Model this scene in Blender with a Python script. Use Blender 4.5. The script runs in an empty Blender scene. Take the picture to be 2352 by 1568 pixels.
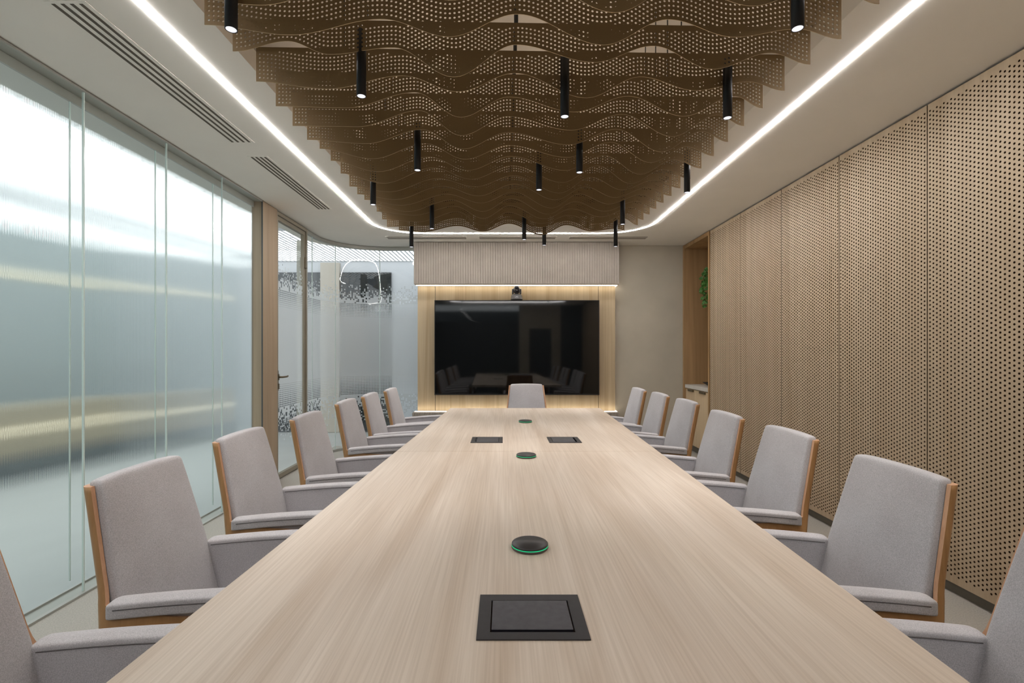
import bpy, bmesh, math, random
import numpy as np
from mathutils import Vector, Matrix

random.seed(7)
sc = bpy.context.scene
COL = sc.collection
FPX, VX, HY, ZC = 1130.0, 1157.0, 805.0, 1.30
ZCEIL = 2.70

# ------------------------------------------------------------------ helpers
def link(o, parent=None):
    COL.objects.link(o)
    if parent is not None:
        o.parent = parent
    return o

def tag(o, label=None, cat=None, group=None, kind=None):
    if label: o["label"] = label
    if cat: o["category"] = cat
    if group: o["group"] = group
    if kind: o["kind"] = kind
    return o

def thing(name, label, cat, loc=(0, 0, 0), rz=0.0, group=None):
    o = bpy.data.objects.new(name, None)
    o.empty_display_size = 0.1
    link(o)
    o.location = loc
    o.rotation_euler = (0, 0, rz)
    return tag(o, label, cat, group)

def mesh_obj(name, me, mats, parent=None, smooth=False):
    if not isinstance(mats, (list, tuple)):
        mats = [mats]
    for m in mats:
        me.materials.append(m)
    if smooth:
        for p in me.polygons:
            p.use_smooth = True
    o = bpy.data.objects.new(name, me)
    return link(o, parent)

def from_bm(name, bm, mats, parent=None, smooth=False):
    bmesh.ops.recalc_face_normals(bm, faces=bm.faces)
    me = bpy.data.meshes.new(name)
    bm.to_mesh(me)
    bm.free()
    return mesh_obj(name, me, mats, parent, smooth)

def pyd(name, verts, faces, mats, parent=None, smooth=False):
    me = bpy.data.meshes.new(name)
    me.from_pydata([tuple(v) for v in verts], [], [tuple(f) for f in faces])
    me.update()
    return mesh_obj(name, me, mats, parent, smooth)

def structure(o):
    o["kind"] = "structure"
    return o

def bm_box(bm, x0, x1, y0, y1, z0, z1, mi=0):
    vs = [bm.verts.new(p) for p in [(x0, y0, z0), (x1, y0, z0), (x1, y1, z0), (x0, y1, z0),
                                    (x0, y0, z1), (x1, y0, z1), (x1, y1, z1), (x0, y1, z1)]]
    fs = []
    for f in [(0, 3, 2, 1), (4, 5, 6, 7), (0, 1, 5, 4), (1, 2, 6, 5), (2, 3, 7, 6), (3, 0, 4, 7)]:
        fc = bm.faces.new([vs[i] for i in f]); fc.material_index = mi
        fs.append(fc)
    return vs, fs

def box(name, b, mat, parent=None, bevel=0.0, seg=2):
    bm = bmesh.new()
    bm_box(bm, *b)
    if bevel > 0:
        bmesh.ops.bevel(bm, geom=bm.edges[:], offset=bevel, segments=seg, affect='EDGES', profile=0.5)
    return from_bm(name, bm, mat, parent, False)

def bm_lathe(bm, prof, seg=32, centre=(0, 0, 0), mi=0, smooth=True):
    rings = []
    for r, z in prof:
        if r < 1e-6:
            rings.append([bm.verts.new((centre[0], centre[1], centre[2] + z))])
        else:
            rings.append([bm.verts.new((centre[0] + r * math.cos(2 * math.pi * k / seg),
                                        centre[1] + r * math.sin(2 * math.pi * k / seg), centre[2] + z)) for k in range(seg)])
    for a, b in zip(rings, rings[1:]):
        for k in range(seg):
            k2 = (k + 1) % seg
            if len(a) == 1 and len(b) == 1: continue
            if len(a) == 1: f = bm.faces.new((a[0], b[k], b[k2]))
            elif len(b) == 1: f = bm.faces.new((a[k], a[k2], b[0]))
            else: f = bm.faces.new((a[k], a[k2], b[k2], b[k]))
            f.material_index = mi; f.smooth = smooth

def lathe(name, prof, mat, parent=None, seg=32, centre=(0, 0, 0)):
    bm = bmesh.new()
    bm_lathe(bm, prof, seg, centre)
    return from_bm(name, bm, mat, parent)

def bm_tube(bm, pts, r, seg=8, cap=True):
    pts = [Vector(p) for p in pts]
    rings = []
    up = Vector((0, 0, 1))
    for i, p in enumerate(pts):
        d = (pts[min(i + 1, len(pts) - 1)] - pts[max(i - 1, 0)]).normalized()
        a = d.cross(up)
        if a.length < 1e-3: a = d.cross(Vector((1, 0, 0)))
        a.normalize(); b = d.cross(a).normalized()
        rings.append([bm.verts.new(p + (a * math.cos(2 * math.pi * k / seg) + b * math.sin(2 * math.pi * k / seg)) * r) for k in range(seg)])
    for A, B in zip(rings, rings[1:]):
        for k in range(seg):
            f = bm.faces.new((A[k], A[(k + 1) % seg], B[(k + 1) % seg], B[k])); f.smooth = True
    if cap:
        bm.faces.new(rings[0]); bm.faces.new(rings[-1])

def tube(name, pts, r, mat, parent=None, seg=8):
    bm = bmesh.new(); bm_tube(bm, pts, r, seg)
    return from_bm(name, bm, mat, parent)

def bake(o):
    """apply the object's modifiers into its own mesh data"""
    dg = bpy.context.evaluated_depsgraph_get()
    dg.update()
    me = bpy.data.meshes.new_from_object(o.evaluated_get(dg))
    old = o.data
    o.modifiers.clear()
    o.data = me
    me.name = old.name
    return o

def dup(root, loc, rz, label, group=None):
    r = root.copy(); COL.objects.link(r)
    r.location = loc; r.rotation_euler = (0, 0, rz)
    r["label"] = label
    if group: r["group"] = group
    for ch in list(root.children):
        c = ch.copy(); COL.objects.link(c); c.parent = r
        for g in list(ch.children):
            d = g.copy(); COL.objects.link(d); d.parent = c
    return r

# ------------------------------------------------------------------ materials
def newmat(name):
    m = bpy.data.materials.new(name); m.use_nodes = True
    nt = m.node_tree
    for n in list(nt.nodes): nt.nodes.remove(n)
    out = nt.nodes.new("ShaderNodeOutputMaterial")
    return m, nt, out

def srgb(r, g, b):
    f = lambda c: (c / 255 / 12.92) if c / 255 <= 0.04045 else (((c / 255) + 0.055) / 1.055) ** 2.4
    return (f(r), f(g), f(b), 1.0)

def principled(nt, out, color=None, rough=0.5, metal=0.0, spec=0.5):
    p = nt.nodes.new("ShaderNodeBsdfPrincipled")
    if color is not None: p.inputs["Base Color"].default_value = color
    p.inputs["Roughness"].default_value = rough
    p.inputs["Metallic"].default_value = metal
    p.inputs["Specular IOR Level"].default_value = spec
    nt.links.new(p.outputs[0], out.inputs[0])
    return p

def N(nt, t, **kw):
    n = nt.nodes.new(t)
    for k, v in kw.items(): setattr(n, k, v)
    return n

def noise(nt, vec, scale, detail=4.0, dist=0.0, rough=0.5):
    n = N(nt, "ShaderNodeTexNoise")
    n.inputs["Scale"].default_value = scale; n.inputs["Detail"].default_value = detail
    n.inputs["Distortion"].default_value = dist; n.inputs["Roughness"].default_value = rough
    nt.links.new(vec, n.inputs["Vector"])
    return n

def mapping(nt, scale=(1, 1, 1), loc=(0, 0, 0), coord="Object"):
    tc = N(nt, "ShaderNodeTexCoord"); mp = N(nt, "ShaderNodeMapping")
    mp.inputs["Scale"].default_value = scale; mp.inputs["Location"].default_value = loc
    nt.links.new(tc.outputs[coord], mp.inputs["Vector"])
    return mp.outputs[0]

def ramp(nt, fac, stops):
    r = N(nt, "ShaderNodeValToRGB")
    els = r.color_ramp.elements
    while len(els) < len(stops): els.new(0.5)
    for e, (p, c) in zip(els, stops):
        e.position = p; e.color = c
    nt.links.new(fac, r.inputs[0])
    return r

def mixc(nt, a, b, fac, mode='MIX'):
    m = N(nt, "ShaderNodeMix", data_type='RGBA', blend_type=mode)
    for inp, v in ((m.inputs[0], fac), (m.inputs[6], a), (m.inputs[7], b)):
        if hasattr(v, "type") and hasattr(v, "is_linked"): nt.links.new(v, inp)
        else: inp.default_value = v
    return m.outputs[2]

def math_n(nt, op, a, b=0.0, c=None):
    m = N(nt, "ShaderNodeMath", operation=op)
    for i, v in enumerate((a, b) if c is None else (a, b, c)):
        if hasattr(v, "is_linked"): nt.links.new(v, m.inputs[i])
        else: m.inputs[i].default_value = v
    return m.outputs[0]

def plain(name, color, rough=0.5, metal=0.0, spec=0.5, vary=0.06, vscale=3.0):
    m, nt, out = newmat(name)
    p = principled(nt, out, color, rough, metal, spec)
    if vary > 0:
        nz = noise(nt, mapping(nt), vscale, 3)
        dk = tuple(c * (1 - vary) for c in color[:3]) + (1,); lt = tuple(min(1, c * (1 + vary)) for c in color[:3]) + (1,)
        r = ramp(nt, nz.outputs[0], [(0.3, dk), (0.7, lt)])
        nt.links.new(r.outputs[0], p.inputs["Base Color"])
    return m

def wood(name, dark, light, axis='Z', fine=70.0, broad=5.0, rough=0.45, fibre=0.35, stretch=0.045, spec=0.35, tint=None):
    m, nt, out = newmat(name)
    p = principled(nt, out, light, rough, 0, spec)
    s = {'X': (stretch, 1, 1), 'Y': (1, stretch, 1), 'Z': (1, 1, stretch)}[axis]
    v = mapping(nt, s)
    s2 = {'X': (.012, 1, 1), 'Y': (1, .012, 1), 'Z': (1, 1, .012)}[axis]
    v2 = mapping(nt, s2)
    n1 = noise(nt, v, broad, 3, 1.4, 0.55)
    n2 = noise(nt, v2, fine, 2, 0.4, 0.6)
    s3 = {'X': (.15, 1, 1), 'Y': (1, .15, 1), 'Z': (1, 1, .15)}[axis]
    n3 = noise(nt, mapping(nt, s3), 1.6, 2, 0.3)
    base = ramp(nt, n1.outputs[0], [(0.28, dark), (0.48, tuple((a + b) / 2 for a, b in zip(dark, light))), (0.72, light)])
    fib = ramp(nt, n2.outputs[0], [(0.30, (0.64, 0.59, 0.54, 1)), (0.62, (1, 1, 1, 1))])
    c = mixc(nt, base.outputs[0], fib.outputs[0], fibre, 'MULTIPLY')
    t = tint or (0.95, 0.915, 0.885, 1)
    pl = ramp(nt, n3.outputs[0], [(0.35, t), (0.65, (1.0, 1.0, 1.0, 1))])
    c = mixc(nt, c, pl.outputs[0], 0.6, 'MULTIPLY')
    nt.links.new(c, p.inputs["Base Color"])
    bp = N(nt, "ShaderNodeBump"); bp.inputs["Strength"].default_value = 0.06; bp.inputs["Distance"].default_value = 0.002
    nt.links.new(n2.outputs[0], bp.inputs["Height"]); nt.links.new(bp.outputs[0], p.inputs["Normal"])
    return m

def fabric(name, color, vary=0.16):
    m, nt, out = newmat(name)
    p = principled(nt, out, color, 0.95, 0, 0.15)
    p.inputs["Sheen Weight"].default_value = 0.2
    p.inputs["Sheen Roughness"].default_value = 0.5
    v = mapping(nt)
    n1 = noise(nt, v, 420, 2, 0, 0.7)
    n2 = noise(nt, v, 9, 4)
    dk = tuple(c * (1 - vary * 1.6) for c in color[:3]) + (1,); lt = tuple(min(1, c * (1 + vary)) for c in color[:3]) + (1,)
    r = ramp(nt, n1.outputs[0], [(0.32, dk), (0.68, lt)])
    r2 = ramp(nt, n2.outputs[0], [(0.3, (0.90, 0.88, 0.88, 1)), (0.7, (1, 1, 1, 1))])
    nt.links.new(mixc(nt, r.outputs[0], r2.outputs[0], 0.8, 'MULTIPLY'), p.inputs["Base Color"])
    bp = N(nt, "ShaderNodeBump"); bp.inputs["Strength"].default_value = 0.25; bp.inputs["Distance"].default_value = 0.001
    nt.links.new(n1.outputs[0], bp.inputs["Height"]); nt.links.new(bp.outputs[0], p.inputs["Normal"])
    return m

def emission(name, color, strength):
    m, nt, out = newmat(name)
    e = N(nt, "ShaderNodeEmission")
    e.inputs[0].default_value = color; e.inputs[1].default_value = strength
    nt.links.new(e.outputs[0], out.inputs[0])
    return m

def schlick(nt, refl=1.0):
    geo = N(nt, "ShaderNodeNewGeometry")
    d = N(nt, "ShaderNodeVectorMath", operation='DOT_PRODUCT')
    nt.links.new(geo.outputs["Normal"], d.inputs[0]); nt.links.new(geo.outputs["Incoming"], d.inputs[1])
    c = math_n(nt, 'SUBTRACT', 1.0, math_n(nt, 'ABSOLUTE', d.outputs["Value"]))
    return math_n(nt, 'MULTIPLY', math_n(nt, 'MULTIPLY_ADD', math_n(nt, 'POWER', c, 5.0), 0.94, 0.06), refl)

def clear_glass(name, tint=(0.93, 0.97, 0.96, 1), refl=1.0, rough=0.0):
    m, nt, out = newmat(name)
    t = N(nt, "ShaderNodeBsdfTransparent"); t.inputs[0].default_value = tint
    g = N(nt, "ShaderNodeBsdfGlossy"); g.inputs["Roughness"].default_value = rough
    mx = N(nt, "ShaderNodeMixShader")
    nt.links.new(schlick(nt, refl), mx.inputs[0])
    nt.links.new(t.outputs[0], mx.inputs[1]); nt.links.new(g.outputs[0], mx.inputs[2])
    nt.links.new(mx.outputs[0], out.inputs[0])
    return m

def reeded_glass(name):
    """vertical reeds: the surface normal swings sideways along the wall"""
    m, nt, out = newmat(name)
    geo = N(nt, "ShaderNodeNewGeometry")
    sep = N(nt, "ShaderNodeSeparateXYZ"); nt.links.new(geo.outputs["Position"], sep.inputs[0])
    ph = math_n(nt, 'MULTIPLY', sep.outputs[1], 2 * math.pi / 0.0042)
    ph2 = math_n(nt, 'MULTIPLY', sep.outputs[1], 2 * math.pi / 0.0131)
    s = math_n(nt, 'MULTIPLY_ADD', math_n(nt, 'SINE', ph2), 0.07, math_n(nt, 'MULTIPLY', math_n(nt, 'SINE', ph), 0.46))
    nv = N(nt, "ShaderNodeCombineXYZ"); nt.links.new(s, nv.inputs[1])
    add = N(nt, "ShaderNodeVectorMath", operation='ADD')
    nt.links.new(geo.outputs["Normal"], add.inputs[0]); nt.links.new(nv.outputs[0], add.inputs[1])
    nrm = N(nt, "ShaderNodeVectorMath", operation='NORMALIZE'); nt.links.new(add.outputs[0], nrm.inputs[0])
    rf = N(nt, "ShaderNodeBsdfRefraction")
    rf.inputs["Color"].default_value = (0.88, 0.93, 0.925, 1)
    rf.inputs["Roughness"].default_value = 0.13
    rf.inputs["IOR"].default_value = 1.30
    nt.links.new(nrm.outputs[0], rf.inputs["Normal"])
    gl = N(nt, "ShaderNodeBsdfGlossy"); gl.inputs["Roughness"].default_value = 0.08
    nt.links.new(nrm.outputs[0], gl.inputs["Normal"])
    mx = N(nt, "ShaderNodeMixShader"); mx.inputs[0].default_value = 0.07
    nt.links.new(rf.outputs[0], mx.inputs[1]); nt.links.new(gl.outputs[0], mx.inputs[2])
    nt.links.new(mx.outputs[0], out.inputs[0])
    return m

def film_glass(name):
    """clear glass with a frosted band that dissolves into little squares at both edges (UV in metres)"""
    m, nt, out = newmat(name)
    uv = N(nt, "ShaderNodeUVMap")
    sep = N(nt, "ShaderNodeSeparateXYZ"); nt.links.new(uv.outputs[0], sep.inputs[0])
    P = 0.0205
    u = math_n(nt, 'DIVIDE', sep.outputs[0], P); v = math_n(nt, 'DIVIDE', sep.outputs[1], P)
    iu = math_n(nt, 'FLOOR', u); iv = math_n(nt, 'FLOOR', v)
    fu = math_n(nt, 'ABSOLUTE', math_n(nt, 'SUBTRACT', math_n(nt, 'FRACT', u), 0.5))
    fv = math_n(nt, 'ABSOLUTE', math_n(nt, 'SUBTRACT', math_n(nt, 'FRACT', v), 0.5))
    mxf = math_n(nt, 'MAXIMUM', fu, fv)
    z = math_n(nt, 'MULTIPLY', iv, P)
    up = math_n(nt, 'DIVIDE', math_n(nt, 'SUBTRACT', z, 1.74), 0.46)
    dn = math_n(nt, 'DIVIDE', math_n(nt, 'SUBTRACT', 0.95, z), 0.62)
    t = math_n(nt, 'MAXIMUM', up, dn)
    cb = N(nt, "ShaderNodeCombineXYZ"); nt.links.new(iu, cb.inputs[0]); nt.links.new(iv, cb.inputs[1])
    wn = N(nt, "ShaderNodeTexWhiteNoise", noise_dimensions='2D'); nt.links.new(cb.outputs[0], wn.inputs["Vector"])
    # near the solid part: a grid of small clear squares; farther out: cells dropping out at random
    hole_half = math_n(nt, 'MINIMUM', math_n(nt, 'MULTIPLY_ADD', t, 0.55, 0.12), 0.30)
    in_hole = math_n(nt, 'LESS_THAN', mxf, hole_half)
    ring_t = math_n(nt, 'GREATER_THAN', t, 0.0)
    t2 = math_n(nt, 'MULTIPLY', math_n(nt, 'SUBTRACT', t, 0.32), 1.5)
    dropped = math_n(nt, 'LESS_THAN', wn.outputs[0], t2)
    far = math_n(nt, 'GREATER_THAN', t, 0.38)
    near_clear = math_n(nt, 'MULTIPLY', math_n(nt, 'MULTIPLY', in_hole, ring_t), math_n(nt, 'SUBTRACT', 1.0, far))
    square = math_n(nt, 'LESS_THAN', mxf, 0.40)
    far_clear = math_n(nt, 'MULTIPLY', far, math_n(nt, 'MAXIMUM', dropped, math_n(nt, 'MULTIPLY', math_n(nt, 'GREATER_THAN', t, 0.6), math_n(nt, 'SUBTRACT', 1.0, square))))
    clear = math_n(nt, 'MINIMUM', math_n(nt, 'ADD', near_clear, far_clear), 1.0)
    t_ = N(nt, "ShaderNodeBsdfTransparent"); t_.inputs[0].default_value = (0.93, 0.97, 0.96, 1)
    g = N(nt, "ShaderNodeBsdfGlossy"); g.inputs["Roughness"].default_value = 0.0
    fro_t = N(nt, "ShaderNodeBsdfTranslucent"); fro_t.inputs[0].default_value = (0.80, 0.85, 0.86, 1)
    fro_d = N(nt, "ShaderNodeBsdfDiffuse"); fro_d.inputs[0].default_value = (0.64, 0.69, 0.70, 1)
    fro_c = N(nt, "ShaderNodeBsdfTransparent"); fro_c.inputs[0].default_value = (0.9, 0.94, 0.94, 1)
    fm = N(nt, "ShaderNodeMixShader"); fm.inputs[0].default_value = 0.45
    nt.links.new(fro_t.outputs[0], fm.inputs[1]); nt.links.new(fro_d.outputs[0], fm.inputs[2])
    fm2 = N(nt, "ShaderNodeMixShader"); fm2.inputs[0].default_value = 0.20
    nt.links.new(fm.outputs[0], fm2.inputs[1]); nt.links.new(fro_c.outputs[0], fm2.inputs[2])
    mb = N(nt, "ShaderNodeMixShader"); nt.links.new(clear, mb.inputs[0])
    nt.links.new(fm2.outputs[0], mb.inputs[1]); nt.links.new(t_.outputs[0], mb.inputs[2])
    mx = N(nt, "ShaderNodeMixShader"); nt.links.new(schlick(nt), mx.inputs[0])
    nt.links.new(mb.outputs[0], mx.inputs[1]); nt.links.new(g.outputs[0], mx.inputs[2])
    nt.links.new(mx.outputs[0], out.inputs[0])
    return m

def luminous_ceiling(name, strength):
    m, nt, out = newmat(name)
    tc = N(nt, "ShaderNodeTexCoord")
    mp = N(nt, "ShaderNodeMapping"); mp.inputs["Rotation"].default_value = (0, 0, math.pi / 2)
    nt.links.new(tc.outputs["Object"], mp.inputs[0])
    br = N(nt, "ShaderNodeTexBrick", offset=0.37)
    br.inputs["Color1"].default_value = (1, 1, 1, 1); br.inputs["Color2"].default_value = (0.80, 0.84, 0.88, 1)
    br.inputs["Mortar"].default_value = (0.15, 0.16, 0.17, 1)
    br.inputs["Scale"].default_value = 1.0; br.inputs["Mortar Size"].default_value = 0.0125
    br.inputs["Mortar Smooth"].default_value = 0.0; br.inputs["Bias"].default_value = 0.0
    br.inputs["Brick Width"].default_value = 0.36; br.inputs["Row Height"].default_value = 0.062
    nt.links.new(mp.outputs[0], br.inputs["Vector"])
    e = N(nt, "ShaderNodeEmission"); e.inputs[1].default_value = strength
    nt.links.new(br.outputs[0], e.inputs[0]); nt.links.new(e.outputs[0], out.inputs[0])
    return m

M = {}
M['paint'] = plain("ceiling_paint", srgb(243, 239, 232), 0.9, spec=0.2, vary=0.015)
M['plaster'] = plain("beige_plaster", srgb(190, 182, 167), 0.85, spec=0.2, vary=0.07, vscale=2.2)
M['slab'] = plain("void_slab", srgb(205, 190, 172), 0.9, spec=0.1, vary=0.08, vscale=5)
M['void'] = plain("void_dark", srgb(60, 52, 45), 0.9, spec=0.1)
M['table'] = wood("table_oak", srgb(185, 169, 152), srgb(212, 201, 189), 'Y', fine=170, broad=5.0, rough=0.42, fibre=0.42, stretch=0.08)
M['panel'] = wood("panel_oak", srgb(184, 162, 134), srgb(205, 186, 160), 'Z', fine=60, broad=4.5, rough=0.5, fibre=0.22)
M['media'] = wood("media_oak", srgb(176, 154, 122), srgb(206, 188, 158), 'Z', fine=60, broad=6, rough=0.5, fibre=0.3)
M['niche'] = wood("niche_oak", srgb(156, 122, 84), srgb(188, 154, 112), 'Z', fine=60, broad=6, rough=0.5, fibre=0.3)
M['door_oak'] = wood("cabinet_oak", srgb(204, 180, 146), srgb(226, 205, 172), 'Z', fine=60, broad=5, rough=0.5, fibre=0.25)
M['post'] = wood("post_oak", srgb(160, 140, 118), srgb(180, 161, 137), 'Z', fine=60, broad=6, rough=0.5, fibre=0.22)
M['shell'] = wood("chair_veneer", srgb(146, 107, 68), srgb(172, 133, 90), 'Z', fine=90, broad=10, rough=0.38, fibre=0.3)
M['ply'] = wood("ply_edge", srgb(186, 142, 110), srgb(212, 170, 138), 'Z', fine=200, broad=20, rough=0.45, fibre=0.3)
M['hole'] = plain("backing_felt", srgb(40, 27, 16), 0.95, spec=0.02, vary=0)
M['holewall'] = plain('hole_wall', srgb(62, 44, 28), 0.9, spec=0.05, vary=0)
M['fabric'] = fabric("grey_fabric", srgb(186, 184, 187))
M['seam'] = plain("seam_thread", srgb(92, 88, 88), 0.9)
M['bronze'] = plain("bronze_sheet", srgb(126, 104, 72), 0.55, metal=0.08, spec=0.3, vary=0.05, vscale=1.5)
M['bronze_edge'] = plain("bronze_cut_edge", srgb(200, 178, 140), 0.45, metal=0.2)
M['black'] = plain("black_metal", srgb(22, 22, 24), 0.38, metal=0.4, spec=0.5, vary=0)
M['matte_black'] = plain("matte_black", srgb(26, 24, 24), 0.6, vary=0)
M['alu'] = plain("aluminium", srgb(178, 178, 172), 0.4, metal=0.35)
M['bronze_frame'] = plain("door_frame_metal", srgb(158, 150, 134), 0.4, metal=0.3)
M['handle'] = plain("handle_bronze", srgb(120, 108, 88), 0.35, metal=0.8)
M['slot'] = plain("slot_dark", srgb(96, 88, 78), 0.8)
M['carpet'] = plain("grey_carpet", srgb(178, 174, 166), 0.98, spec=0.05, vary=0.14, vscale=160)
M['tile'] = plain("corridor_tile", srgb(205, 208, 206), 0.35, spec=0.5, vary=0.04)
M['baseboard'] = plain("grey_baseboard", srgb(120, 114, 104), 0.7)
M['flute'] = plain("fluted_panel", srgb(162, 153, 144), 0.75, spec=0.2, vary=0.05, vscale=8)
M['tv'] = plain("tv_screen", (0.004, 0.0045, 0.005, 1), 0.045, spec=0.6, vary=0)
M['stone'] = plain("stone_top", srgb(208, 204, 198), 0.4, vary=0.05, vscale=12)
M['leaf'] = plain("ivy_leaf", srgb(66, 116, 44), 0.5, vary=0.3, vscale=30)
M['stem'] = plain("ivy_stem", srgb(84, 78, 40), 0.7)
M['pot'] = plain("plant_pot", srgb(205, 200, 192), 0.6)
M['brushed'] = plain("brushed_lid", srgb(92, 92, 98), 0.38, metal=0.8, vary=0.12, vscale=60)
M['rim'] = plain("module_rim", srgb(66, 65, 68), 0.42, metal=0.75, vary=0.06, vscale=60)
M['puck'] = plain("puck_black", srgb(40, 38, 39), 0.42, vary=0)
M['puck_base'] = plain("puck_base", srgb(74, 66, 58), 0.3, vary=0)
M['lens'] = plain("lens_glass", (0.003, 0.002, 0.004, 1), 0.05, vary=0)
M['ptz'] = plain("camera_grey", srgb(70, 68, 68), 0.35, metal=0.2, vary=0)
M['white_print'] = plain("white_print", srgb(225, 225, 225), 0.5, vary=0)
M['glass'] = clear_glass("clear_glass")
M['soft_glass'] = clear_glass("front_glass", (0.94, 0.975, 0.965, 1), 0.5, 0.28)
M['reeded'] = reeded_glass("reeded_glass")
M['film'] = film_glass("dot_film_glass")
M['glass_edge'] = plain("glass_edge", srgb(215, 232, 228), 0.2, spec=0.6, vary=0)
M['cor_white'] = plain("corridor_white", srgb(222, 225, 230), 0.7, vary=0.01)
M['cor_teal'] = plain("corridor_teal", srgb(186, 196, 197), 0.5, vary=0.03)
M['cor_wood'] = plain("corridor_wood", srgb(188, 178, 158), 0.5, vary=0.06)
M['cor_beige'] = plain("corridor_beige", srgb(206, 198, 186), 0.6, vary=0.03)
M['cor_kick'] = plain('corridor_kickboard', srgb(116, 124, 127), 0.6, vary=0.03)
M['cor_pier'] = plain('corridor_pier', srgb(172, 170, 158), 0.6, vary=0.03)
M['cor_dark'] = plain("corridor_dark", srgb(70, 78, 82), 0.5, vary=0.03)
M['dark_glass'] = plain("office_glazing", (0.02, 0.025, 0.028, 1), 0.03, spec=0.9, vary=0)
M['chrome'] = plain("chair_base_metal", srgb(150, 150, 150), 0.25, metal=0.9, vary=0)
# ---- lamps
E_LED, E_TUBE, E_WARM, E_LUM = 40.0, 0.62, 6.0, 1.5
M['led'] = emission("led_white", (1.0, 0.97, 0.95, 1), E_LED)
M['lamp'] = emission("lamp_white", (0.93, 0.93, 1.0, 1), E_TUBE)
M['warm'] = emission("led_warm", (1.0, 0.90, 0.74, 1), E_WARM)
M['green'] = emission("green_led", (0.02, 0.55, 0.22, 1), 0.65)
M['lum'] = luminous_ceiling("luminous_ceiling", E_LUM)
M['cor_led'] = emission("corridor_led", (1.0, 0.90, 0.70, 1), 0.75)

for k_ in ('lamp', 'green', 'cor_led'):
    M[k_].cycles.emission_sampling = 'NONE'
# ------------------------------------------------------------------ geometry of the room
XL, XR = -2.255, 2.394
YB = 6.56           # plaster wall
YREAR = -2.2
# curved glass path (plan), from the door end round to behind the media wall
def curve_path():
    pts = []
    cx, cy, rx, ry = -1.55, 5.98, 0.735, 0.68
    pts.append((-2.285, 5.645)); pts.append((-2.285, 5.85))
    for k in range(0, 15):
        a = math.pi - k / 14 * math.pi / 2
        pts.append((cx + rx * math.cos(a), cy + ry * math.sin(a)))
    pts.append((-1.3, 6.66)); pts.append((-1.02, 6.66))
    return pts
CURVE = curve_path()

def offset_path(pts, d):
    res = []
    for i, p in enumerate(pts):
        a = Vector(pts[max(i - 1, 0)]); b = Vector(pts[min(i + 1, len(pts) - 1)])
        t = (b - a).normalized(); n = Vector((-t.y, t.x))
        res.append((p[0] + n.x * d, p[1] + n.y * d))
    return res

# recess opening and LED loop outlines (rounded at the far end)
def round_rect(x0, x1, y0, y1, r, seg=10):
    pts = []
    for cx, cy, a0 in ((x1 - r, y0 + r, -90), (x1 - r, y1 - r, 0), (x0 + r, y1 - r, 90), (x0 + r, y0 + r, 180)):
        for k in range(seg + 1):
            a = math.radians(a0 + 90 * k / seg)
            pts.append((cx + r * math.cos(a), cy + r * math.sin(a)))
    return pts
RECESS = round_rect(-1.243, 1.435, -1.0, 5.42, 0.40)
LED = round_rect(-1.46, 1.66, -1.3, 5.865, 0.52, 14)

# ceiling: reaches 0.3 m past the glass (the solid band seen outside it), with the recess cut out
def make_ceiling():
    out = offset_path(CURVE, 0.26)
    outer = [(-2.88, YREAR - 0.1), (XR + 0.06, YREAR - 0.1), (XR + 0.06, YB + 0.05), (1.0, YB + 0.35)]
    outer += [p for p in reversed(out)] + [(-2.88, 4.95)]
    bm = bmesh.new()
    def loop(pts, z):
        vs = [bm.verts.new((x, y, z)) for x, y in pts]
        es = [bm.edges.new((vs[i], vs[(i + 1) % len(vs)])) for i in range(len(vs))]
        return vs, es
    vo, eo = loop(outer, ZCEIL); vi, ei = loop(RECESS, ZCEIL)
    bmesh.ops.triangle_fill(bm, use_beauty=True, use_dissolve=False, edges=eo + ei)
    for f in bm.faces: f.material_index = 0
    # inner upstand of the opening, 0.10 m of boarded edge
    top = [bm.verts.new((x, y, ZCEIL + 0.10)) for x, y in RECESS]
    n = len(vi)
    for i in range(n):
        bm.faces.new((vi[i], vi[(i + 1) % n], top[(i + 1) % n], top[i]))
    # back of the board so that it has thickness above the ceiling line
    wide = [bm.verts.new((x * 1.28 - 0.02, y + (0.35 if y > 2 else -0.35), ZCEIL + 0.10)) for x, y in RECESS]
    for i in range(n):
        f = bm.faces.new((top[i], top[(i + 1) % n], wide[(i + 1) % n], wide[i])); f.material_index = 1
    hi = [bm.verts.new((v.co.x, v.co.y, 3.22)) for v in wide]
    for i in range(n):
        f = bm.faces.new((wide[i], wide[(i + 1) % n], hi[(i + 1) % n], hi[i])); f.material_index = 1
    me = bpy.data.meshes.new("ceiling"); bm.normal_update(); bm.to_mesh(me); bm.free()
    o = mesh_obj("ceiling", me, [M['paint'], M['void']])
    structure(o)
    tag(o, "pale ceiling with a rounded rectangular opening above the table")
    s = box("ceiling", (-2.2, 2.3, -1.6, 6.2, 3.20, 3.26), M['slab'])
    structure(s); tag(s, "rough beige slab above the bronze baffles")
make_ceiling()

fl = box("floor", (-2.3, XR + 0.06, YREAR - 0.1, 6.72, -0.06, 0.0), M['carpet']); structure(fl)
tag(fl, "light grey carpet under the meeting table")
fc = pyd("floor", [(-8.5, -5.2, -0.004), (3.0, -5.2, -0.004), (3.0, 9.0, -0.004), (-8.5, 9.0, -0.004)], [(0, 1, 2, 3)], M['tile'])
structure(fc); tag(fc, "pale polished corridor floor outside the glass")

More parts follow.
